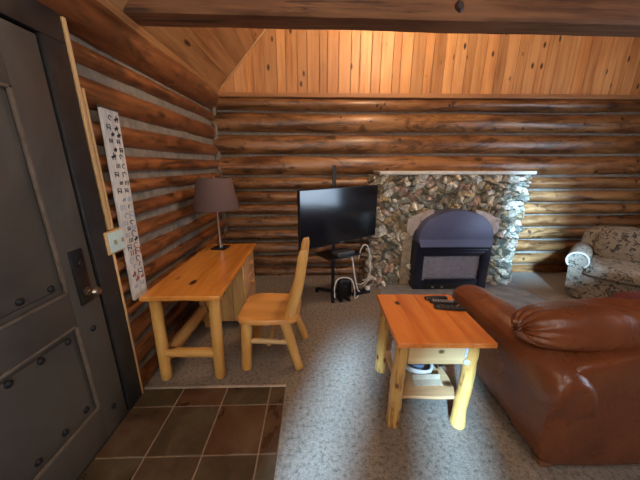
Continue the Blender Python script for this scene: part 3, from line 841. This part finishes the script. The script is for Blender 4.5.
# ------------------------------------------------------------------ desk
def slab(bm, x0, x1, y0, y1, z0, z1, amp=.006, seed=0, step=.05, taper=.0):
    """live-edge slab with gently wavy outline"""
    pts = []
    def add(ax, ay, bx, by):
        L = math.hypot(bx-ax, by-ay); n = max(2, int(L/step))
        for i in range(n):
            t = i/n; px, py = ax+(bx-ax)*t, ay+(by-ay)*t
            nx, ny = (by-ay)/L, -(bx-ax)/L
            d = amp*noise.noise(Vector((px*7+seed, py*7, 0)))*2
            pts.append((px+nx*d, py+ny*d))
    add(x0, y0, x1, y0); add(x1, y0, x1, y1); add(x1, y1, x0, y1); add(x0, y1, x0, y0)
    cx_, cy_ = (x0+x1)/2, (y0+y1)/2
    def ring(z, ins):
        return [(px+(cx_-px)*ins/abs(x1-x0)*2, py+(cy_-py)*ins/abs(y1-y0)*2, z) for px, py in pts]
    return loft(bm, [ring(z0, .010), ring(z0+.008, .001+.0), ring(z0+(z1-z0)*.6, 0), ring(z1-.004, .002), ring(z1, .006)])
DL = (-.905, 2.285, 0)
desk = thing('log_desk', 'orange varnished pine log desk against the left log wall', 'desk', DL)
bm = new(); slab(bm, -.265, .265, -.63, .63, .71, .75, .006, 3)
for v in bm.verts: v.co.x += -.012*(v.co.y+.63)/1.26 if v.co.x > 0 else .02*(v.co.y+.63)/1.26*0
obj('desktop', bm, M['orange_y'], desk)
for (x, y, xb, yb) in ((-.225, -.535, -.245, -.525), (.19, -.535, .165, -.52)):
    bm = new(); pole(bm, (xb, yb, 0), (x, y, .712), .041, .039, wob=.05, seed=x*5); obj('leg', bm, M['gold_z'], desk)
bm = new(); pole(bm, (-.235, -.525, .235), (.17, -.52, .215), .036, wob=.07, seed=3); obj('leg_rail', bm, M['gold_x'], desk)
bm = new(); pole(bm, (-.225, -.50, .19), (-.20, .15, .21), .052, wob=.08, seed=6); obj('long_rail', bm, M['gold_y'], desk)
# pedestal
bm = new()
for i in range(4): b2(bm, (-.235+i*.1125, .14, .07), (-.235+(i+1)*.1125-.003, .165, .71), .003, seg=1, r=[.9, .55, .8, .65][i])
for i in range(4): b2(bm, (-.235+i*.1125, .575, .03), (-.235+(i+1)*.1125-.003, .60, .71), .003, seg=1)
b2(bm, (-.235, .165, .07), (-.215, .575, .71)); b2(bm, (-.215, .165, .07), (.20, .575, .09))
b2(bm, (.20, .14, .04), (.222, .175, .712), .004, r=.8); b2(bm, (.20, .575, .02), (.222, .60, .712), .004, r=.8)
b2(bm, (-.21, .145, 0), (-.16, .19, .08)); b2(bm, (.14, .145, 0), (.20, .19, .08)); b2(bm, (-.21, .55, 0), (-.16, .59, .08)); b2(bm, (.14, .55, 0), (.20, .59, .08))
obj('pedestal', bm, M['panel_z'], desk)
for (z0, z1) in ((.50, .70), (.295, .49), (.09, .285)):
    bm = new(); b2(bm, (.19, .18, z0), (.232, .572, z1), .006, r=.7)
    dr = obj('drawer', bm, wood('rosy_pine_drawer', (.42, .16, .06), (.58, .26, .11), (.7, .38, .18), 'y', rough=.35, knot=.3, coat=.3, vary=.1), desk)
    bm = new(); latx(bm, (.232, .375, (z0+z1)/2+.01), [(.014, 0), (.012, .012), (.024, .018), (.027, .028), (.018, .038), (.003, .04)]); obj('drawer_knob', bm, M['seat_x'], dr)
bm = new(); tube(bm, arcpts([(-.2, .08, .50), (-.12, .03, .30), (-.05, 0, .13), (.03, -.05, .02), (.02, .06, .006)], 8), .004, 6)
tag(obj('lamp_cord', bm, M['black']), 'thin dark cord drooping beneath the log desk', 'cord').location = DL

# lamp
root = thing('table_lamp', 'table lamp with mauve brown drum shade on the far end of the desk', 'lamp', (-.985, 2.75, .75), R(-8))
bm = new(); b2(bm, (-.075, -.075, 0), (.075, .075, .014), .003); obj('base', bm, M['black'], root)
bm = new(); lathe(bm, (0, 0, .014), [(.022, 0), (.022, .02), (.012, .03), (.0115, .47), (.015, .475), (.015, .50), (.004, .51)], 20); obj('stem', bm, M['chrome'], root)
bm = new(); rings = []
prof = [(.222, .420), (.224, .424), (.166, .722), (.164, .726), (.161, .722), (.219, .424), (.222, .420)]
rings = [[(r*math.cos(2*PI*j/48), r*math.sin(2*PI*j/48), z) for j in range(48)] for r, z in prof]
loft(bm, rings, caps=False); bmesh.ops.remove_doubles(bm, verts=bm.verts, dist=1e-5)
obj('lamp_shade', bm, M['shade'], root)
bm = new()
for a_ in (0, 2*PI/3, 4*PI/3): tube(bm, [(0, 0, .715), (.162*math.cos(a_), .162*math.sin(a_), .718)], .002, 6)
tube(bm, [(0, 0, .50), (0, 0, .72)], .004, 8); obj('shade_spider', bm, M['chrome'], root)
bm = new(); lathe(bm, (0, 0, .715), [(.004, 0), (.011, .012), (.008, .022), (.001, .028)], 12); obj('finial', bm, M['chrome'], root)

# ------------------------------------------------------------------ chair
chair = thing('wooden_chair', 'golden pine chair with tall board back facing the desk', 'chair', (-.36, 2.04, 0), R(-2))
bm = new()
ring = []
hx, hy = .245, .232
pts = []
for i in range(48):
    a_ = 2*PI*i/48; k = 5
    c_, s_ = math.cos(a_), math.sin(a_); d = (abs(c_)**k+abs(s_)**k)**(1/k)
    pts.append((hx*c_/d, hy*s_/d*(1+.03*(c_ < 0))))
loft(bm, [[(x*f, y*f, z) for x, y in pts] for f, z in ((.95, .415), (.995, .422), (1, .44), (.985, .452), (.95, .458), (.6, .452), (.2, .450))])
obj('seat', bm, M['seat_x'], chair)
for (x, y, xb, yb, r0, r1) in ((-.165, -.165, -.185, -.205, .040, .046), (-.165, .165, -.185, .19, .038, .044), (.13, -.165, .245, -.195, .034, .042), (.13, .165, .27, .21, .034, .042)):
    bm = new(); pole(bm, (xb, yb, 0), (x, y, .42), r0, r1, seg=12, wob=.05, seed=x+y*3); obj('leg', bm, M['gold_z'], chair)
for y in (-.18, .17):
    bm = new(); pole(bm, (-.16, y, .245), (.17, y, .235), .021, wob=.06, seed=y*10); obj('stretcher', bm, M['pale_x'], chair)
bm = new(); pole(bm, (-.0, -.17, .20), (-.0, .17, .20), .019, wob=.05, seed=9); obj('stretcher', bm, M['gold_y'], chair)
for y in (-.17, .17):
    bm = new(); rings = []
    for i in range(15):
        t = i/14; z = .44+.565*t; x = .165+.125*t+.02*math.sin(t*PI); w = .052*(1-t)+.034*t; th = .022*(1-.2*t)
        if t > .97: w *= .7; th *= .7
        rings.append([(x+w*math.cos(2*PI*j/12)*abs(math.cos(2*PI*j/12))**-.3 if abs(math.cos(2*PI*j/12)) > .01 else x, y+th*math.sin(2*PI*j/12), z+w*.25*math.cos(2*PI*j/12)) for j in range(12)])
    loft(bm, rings); obj('back_post', bm, M['gold_z'], chair)
for (t0, t1) in ((.80, .96), (.12, .22)):
    bm = new(); x0 = .165+.125*t0; x1 = .165+.125*t1
    loft(bm, [[(x0-.008, y, .44+.565*t0), (x0+.016, y, .44+.565*t0), (x1+.016, y, .44+.565*t1+.02*math.cos(y*8)), (x1-.008, y, .44+.565*t1+.02*math.cos(y*8))] for y in [-.17+.34*i/10 for i in range(11)]])
    obj('back_rail', bm, M['gold_y'], chair)
for y in (-.085, 0, .085):
    bm = new(); pole(bm, (.165+.125*.18+.004, y, .44+.565*.18), (.165+.125*.84+.004, y, .44+.565*.84), .013, wob=.03, seed=y); obj('back_spindle', bm, M['gold_z'], chair)

# ------------------------------------------------------------------ side table
TL = (.762, 1.578, 0); tr = R(-1.6)
st_ = thing('side_table', 'red orange pine side table on scarred peeled log legs beside leather sofa', 'table', TL, tr)
bm = new()
nb = 4
for i in range(nb):
    x0 = -.283+i*.566/nb; x1 = x0+.566/nb
    b2(bm, (x0, -.30, .598), (x1+.0005, .30, .63), .003, seg=1, r=[.9, .6, .85, .5][i])
for v in bm.verts:
    if abs(v.co.y) > .29: v.co.y += .004*noise.noise(Vector((v.co.x*14, v.co.y*3, v.co.z*20)))
    if abs(v.co.x) > .28: v.co.x += .003*noise.noise(Vector((v.co.y*5, 2, 0)))
obj('tabletop', bm, M['table_y'], st_)
for (x, y, xb, yb) in ((-.232, -.235, -.262, -.275), (.185, -.235, .155, -.285), (-.222, .235, -.235, .19), (.20, .235, .22, .22)):
    bm = new(); pole(bm, (xb, yb+.02, 0), (x, y, .60), .043, .037, wob=.08, seed=x*7+y, n=20, bend=.006)
    obj('leg', bm, M['log_leg'], st_)
bm = new(); b2(bm, (-.195, -.25, .45), (.150, -.225, .598), .003); obj('front_board', bm, M['pale_x'], st_)
bm = new(); b2(bm, (-.195, .225, .45), (.15, .25, .598), .003); obj('rear_board', bm, M['pale_x'], st_)
for s in (-.215, .165):
    bm = new(); b2(bm, (s, -.2, .45), (s+.022, .2, .598), .003); obj('side_board', bm, M['pale_x'], st_)
bm = new(); slab(bm, -.215, .165, -.235, .21, .165, .190, .003, 8); obj('lower_shelf', bm, wood('shelf_pine', (.35, .17, .07), (.5, .27, .12), (.66, .42, .2), 'x', rough=.45, knot=.2, vary=.1), st_)
bm = new(); b2(bm, (.135, -.256, .50), (.160, -.250, .575), .002); squad(bm, (.150, -.262, .475), (.020, .012, .018), 2.3, 4); obj('corner_bracket', bm, plain('frosted_plastic_clip', (.5, .55, .6), .3), st_, label='small frosted clip on the front board')
# things on its shelf
root = thing('cable_coil', 'coil of white cable in clear wrap on the side table shelf', 'cable', (.745, 1.60, .193), 0)
bm = new(); pts = []
for i in range(73):
    a_ = 2*PI*i/24; r_ = .092-.006*math.sin(i*.9); pts.append((r_*math.cos(a_), r_*math.sin(a_), .010+.012*(i/24)))
tube(bm, pts, .009, 7); obj('cable_loops', bm, M['white_cable'], root)
bm = new(); squad(bm, (0, 0, .035), (.075, .075, .035), 2.5, 10, lambda q, w: w*(1+.25*noise.noise(q*3))); obj('wrap', bm, M['bag'], root)
bm = new(); pts = []
for i in range(49):
    a_ = 2*PI*i/24; pts.append((.045*math.cos(a_), .04*math.sin(a_), .03+.01*(i/24)))
tube(bm, pts, .007, 7); obj('cable_loops', bm, plain('blue_grey_cable', (.3, .36, .45), .5), root)
bm = new(); squad(bm, (0, 0, .06), (.055, .10, .062), 2.4, 14, lambda q, w: w*(1+.45*noise.noise(q*3.1)))
o = tag(obj('plastic_bag', bm, M['bag'], None, False), 'crumpled clear plastic bag on the side table shelf, right of cable coil', 'bag'); o.location = (.89, 1.66, .192)
bm = new(); squad(bm, (0, 0, .12), (.028, .11, .12), 2.6, 14, lambda q, w: w*(1+.35*noise.noise(q*3.7)))
o = tag(obj('plastic_bag', bm, plain('pale_grey_plastic_sheet', (.55, .57, .60), .25, var=.4, nscale=25, bstr=.5), None, False), 'upright grey plastic bag at the left side of the side table shelf', 'bag'); o.location = (.585, 1.56, .194)
bm = new(); n = 24
for k_ in (0,):
    rings = []
    for i in range(n+1):
        x = -.095+.19*i/n; zz = .030+.0*i; f = .010*abs(math.sin(i*PI/6))
        rings.append([(x, -.022+f-.008, .0), (x, .022, .010), (x, .035, .040), (x, .030, .042), (x, .016, .014), (x, -.022+f-.008, .004)])
    loft(bm, rings)
o = tag(obj('folded_card', bm, M['paper']), 'pale folded card with scalloped edge on the side table shelf', 'card'); o.location = (.755, 1.455, .192)

# remotes
def remote(loc, rz, L, w, label, keys):
    r_ = thing('remote_control', label, 'remote control', loc, rz, 'remote controls on the side table')
    bm = new(); squad(bm, (0, 0, .010), (L/2, w/2, .010), 5, 8, lambda q, v: Vector((v.x, v.y*(1-.10*q.x), v.z))); obj('body', bm, M['blackplastic'], r_)
    bm = new()
    for i in range(keys):
        for j in (-1, 0, 1): box(bm, (-L*.36+i*L*.72/keys, j*w*.26, .0205), (L*.045, w*.16, .003), .001, seg=1)
    obj('keypad', bm, M['rubberkey'] if keys > 6 else M['boxgrey'], r_)
remote((.915, 1.795, .630), R(3), .17, .042, 'thin dark remote control farthest back on the side table', 5)
remote((.945, 1.735, .630), R(-10), .20, .050, 'middle remote control with pale keys on the side table', 8)
remote((.950, 1.655, .630), R(-11), .21, .055, 'nearest black remote control on the side table', 5)

# ------------------------------------------------------------------ leather sofa
SL_ = (1.21, 1.03, 0)
sofa = thing('leather_sofa', 'brown leather sofa seen from behind, its arm against the side table', 'sofa', SL_)
def arm(bm, mirror=0, W=0):
    rings = []
    n = 34
    ts = [0, .004, .012, .025, .045, .07]+[.1+.9*i/n for i in range(n+1)]
    for t in ts:
        e = min(1, max(0, (1-t)/.16)); fend = math.sqrt(max(0, 1-(1-e)**2))
        e0 = min(1, t/.08); f0 = math.sqrt(max(0, 1-(1-e0)**2)); pk = max(0, 1-t/.16)
        ring = []
        out = [(0.0, .012), (-.005, .20), (-.022, .36), (-.055, .44), (-.075, .53), (-.060, .61), (-.005, .655), (.07, .672), (.15, .655), (.21, .60), (.235, .53), (.235, .40), (.235, .2), (.235, .012)]
        ca, cz = .075, .54
        for j, (x, z) in enumerate(out):
            y = (-.035 if z > .42 else .03)+1.075*t
            if z > .42:
                k = (.50+.50*fend)*(.45+.55*f0); x = ca+(x-ca)*k; z = cz+(z-cz)*(.35+.65*fend)*(.45+.55*f0)+.018*math.sin(t*PI)-.035*pk
                a_ = math.atan2(z-cz, x-ca); y += 0; q = 1+.10*pk*math.sin(a_*11); x = ca+(x-ca)*q; z = cz+(z-cz)*q
                if x > .10 and t < .2: z -= .10*(1-t/.2)*min(1, (x-.10)/.08)
            elif x > .1 and t < .2: z = min(z, .30+.5*t)
            d = .008*noise.noise(Vector((x*5, y*4, z*5)))
            ring.append((x+d, y, z+d))
        rings.append(ring)
    vs = loft(bm, rings)
    if mirror:
        for v in vs: v.co.x = W-v.co.x
    return vs
SW = 1.95
for mi in (0, 1):
    bm = new(); arm(bm, mi, SW); obj('arm', bm, M['leather'], sofa, sub=1)
# outer back shell
bm = new()
def shell(q, w):
    z = w.z
    k_ = max(0, min(1, (-.55-q.x)/.4)); k_ = k_*k_*(3-2*k_)
    if q.z > .2: w = w+Vector((.09*(q.z-.2)*k_, 0, -.06*(q.z-.2)*k_))
    w.y += .010*noise.noise(Vector((w.x*3, 0, w.z*3)))
    if q.x < -.9 and q.z < -.5: w.x += .0
    return w
squad(bm, (SW/2, .135, .370), (SW/2-.002, .135, .362), 14, 26, shell); obj('back', bm, M['leather'], sofa)
bm = new(); squad(bm, (SW/2, .56, .17), (SW/2-.235, .32, .14), 10, 14); obj('seat_base', bm, M['leather'], sofa)
def wr(q, w):
    # gathered pleats radiating from the cushion's end seams
    e = max(0, (abs(q.x)-.55)/.45)
    pl = math.sin(math.atan2(q.z, q.y)*14)*.0035*e
    top = max(0, q.z)
    w = w*(1+pl*4)
    w.z += .010*noise.noise(Vector((w.x*5, w.y*4, 3)))+ .007*top*math.sin(w.x*68+w.y*30+3*noise.noise(Vector((w.x*4, w.y*4, 0))))*max(0, min(1, (w.x+.15)/.2))
    w.z -= .018*abs(q.x)**3
    return w
for i in range(2):
    bm = new(); squad(bm, (.48, 0, 0), (.50, .165, .120), 3.2, 50, wr, Matrix.Rotation(R(-14), 3, 'X'))
    o = obj('back_cushion', bm, M['leather'], sofa); o.location = (-.06+i*1.0, .235, .755)
for i in range(2):
    bm = new(); squad(bm, (.61+i*.73, .56, .37), (.362, .30, .075), 5, 16); obj('seat_cushion', bm, M['leather'], sofa)
for (x, y) in ((.06, .05), (SW-.06, .05), (.06, .98), (SW-.06, .98)):
    bm = new(); b2(bm, (x-.035, y-.03, 0), (x+.035, y+.03, .03), .008); obj('foot', bm, M['beam'], sofa)
bm = new(); squad(bm, (0, 0, 0), (.22, .17, .11), 3.0, 12, lambda q, w: w*(1+.05*noise.noise(q*2)))
o = obj('throw_pillow', bm, M['maroon']); o.location = (2.50, 1.72, .555); tag(o, 'dark maroon throw pillow on the leather sofa seat', 'pillow')

# ------------------------------------------------------------------ patterned sofa
ps = thing('floral_sofa', 'beige and olive floral cloth sofa in the far right corner', 'sofa', (3.13, 2.96, 0.0), math.atan2(-.754, .656))
def fw_(q, w):
    return w*(1+.015*noise.noise(q*2.5))
bm = new(); squad(bm, (.66, .40, .21), (.66, .39, .20), 12, 14, fw_); obj('base', bm, M['floral'], ps)
for x in (.37, .97):
    bm = new(); squad(bm, (x, .32, .41), (.295, .37, .075), 6, 14, fw_); obj('seat_cushion', bm, M['floral'], ps)
bm = new(); squad(bm, (.66, .70, .50), (.67, .14, .34), 7, 20, lambda q, w: Vector((w.x, w.y+.10*max(0, q.z)+.01*noise.noise(q*3), w.z-.03*abs(q.x)**3)))
obj('back', bm, M['floral'], ps)
for x in (.40, .98):
    bm = new(); squad(bm, (x, .56, .64), (.28, .10, .20), 3.5, 14, fw_, Matrix.Rotation(R(-12), 3, 'X') if 0 else None); obj('back_cushion', bm, M['floral'], ps)
for x in (.03, 1.30):
    bm = new(); rings = []
    for i in range(13):
        t = i/12; y = -.02+.68*t; f = 1 if 0 < i < 12 else .9; r1 = .105
        ring = []
        for j in range(16):
            a_ = -PI*.25+ (PI*1.5)*j/15
            ring.append((x+r1*f*math.cos(a_), y, .505+r1*f*math.sin(a_)))
        ring.append((x-.05, y, .15)); ring.append((x+.05, y, .15))
        rings.append(ring)
    loft(bm, rings); ar = obj('rolled_arm', bm, M['floral'], ps)
    bm = new(); pts = [(x+.098*math.cos(a_), -.024, .505+.098*math.sin(a_)) for a_ in [-PI*.25+PI*1.5*j/20 for j in range(21)]]
    tube(bm, pts, .010, 8); obj('piping', bm, plain('pale_piping', (.55, .5, .45), .8), ar)

# ------------------------------------------------------------------ light
def area(name, loc, target, sx, sy, e, col, spread=PI):
    l = bpy.data.lights.new(name, 'AREA'); l.shape = 'RECTANGLE'; l.size = sx; l.size_y = sy; l.energy = e; l.color = col; l.spread = spread
    o = bpy.data.objects.new(name, l); C.objects.link(o); o.location = loc
    o.rotation_euler = (Vector(target)-Vector(loc)).to_track_quat('-Z', 'Y').to_euler(); return o
area('daylight_window_1', (-.98, YF+.02, 1.45), (-.3, 2, 1.0), .46, 1.25, 9, (1.0, .93, .85))
area('daylight_window_2', (-.19, YF+.02, 1.45), (.4, 2, 1.0), .40, 1.25, 10, (1.0, .93, .85))
area('daylight_window_4', (1.18, YF+.02, 3.45), (1.9, 3, 1.2), .85, 1.4, 28, (1.0, .94, .88))
area('daylight_window_3', (XR-.08, 1.15, 1.25), (2.0, 1.6, .7), 1.55, 1.6, 42, (.66, .82, 1.0))
def point(name, loc, e, col, r=.08):
    l = bpy.data.lights.new(name, 'POINT'); l.energy = e; l.color = col; l.shadow_soft_size = r
    o = bpy.data.objects.new(name, l); C.objects.link(o); o.location = loc
point('ceiling_lamp_light', (.9, 2.65, 3.3), 56, (1.0, .70, .42))
point('added_fill_light', (-.1, .3, 2.5), 16, (1.0, .84, .66), .25)  # unseen warm fill added to brighten the room, no lamp stands here
l = bpy.data.lights.new('sun', 'SUN'); l.energy = 18; l.color = (.38, .68, 1.0); l.angle = R(5)
so = bpy.data.objects.new('sun', l); C.objects.link(so)
so.rotation_euler = Vector((.347, .938, -.506)).to_track_quat('-Z', 'Y').to_euler()
w = bpy.data.worlds.new('world'); S.world = w; w.use_nodes = True
w.node_tree.nodes['Background'].inputs[0].default_value = (.55, .7, 1.0, 1); w.node_tree.nodes['Background'].inputs[1].default_value = .8
S.view_settings.view_transform = 'Standard'; S.view_settings.look = 'None'; S.view_settings.gamma = 1; S.view_settings.exposure = 0.66
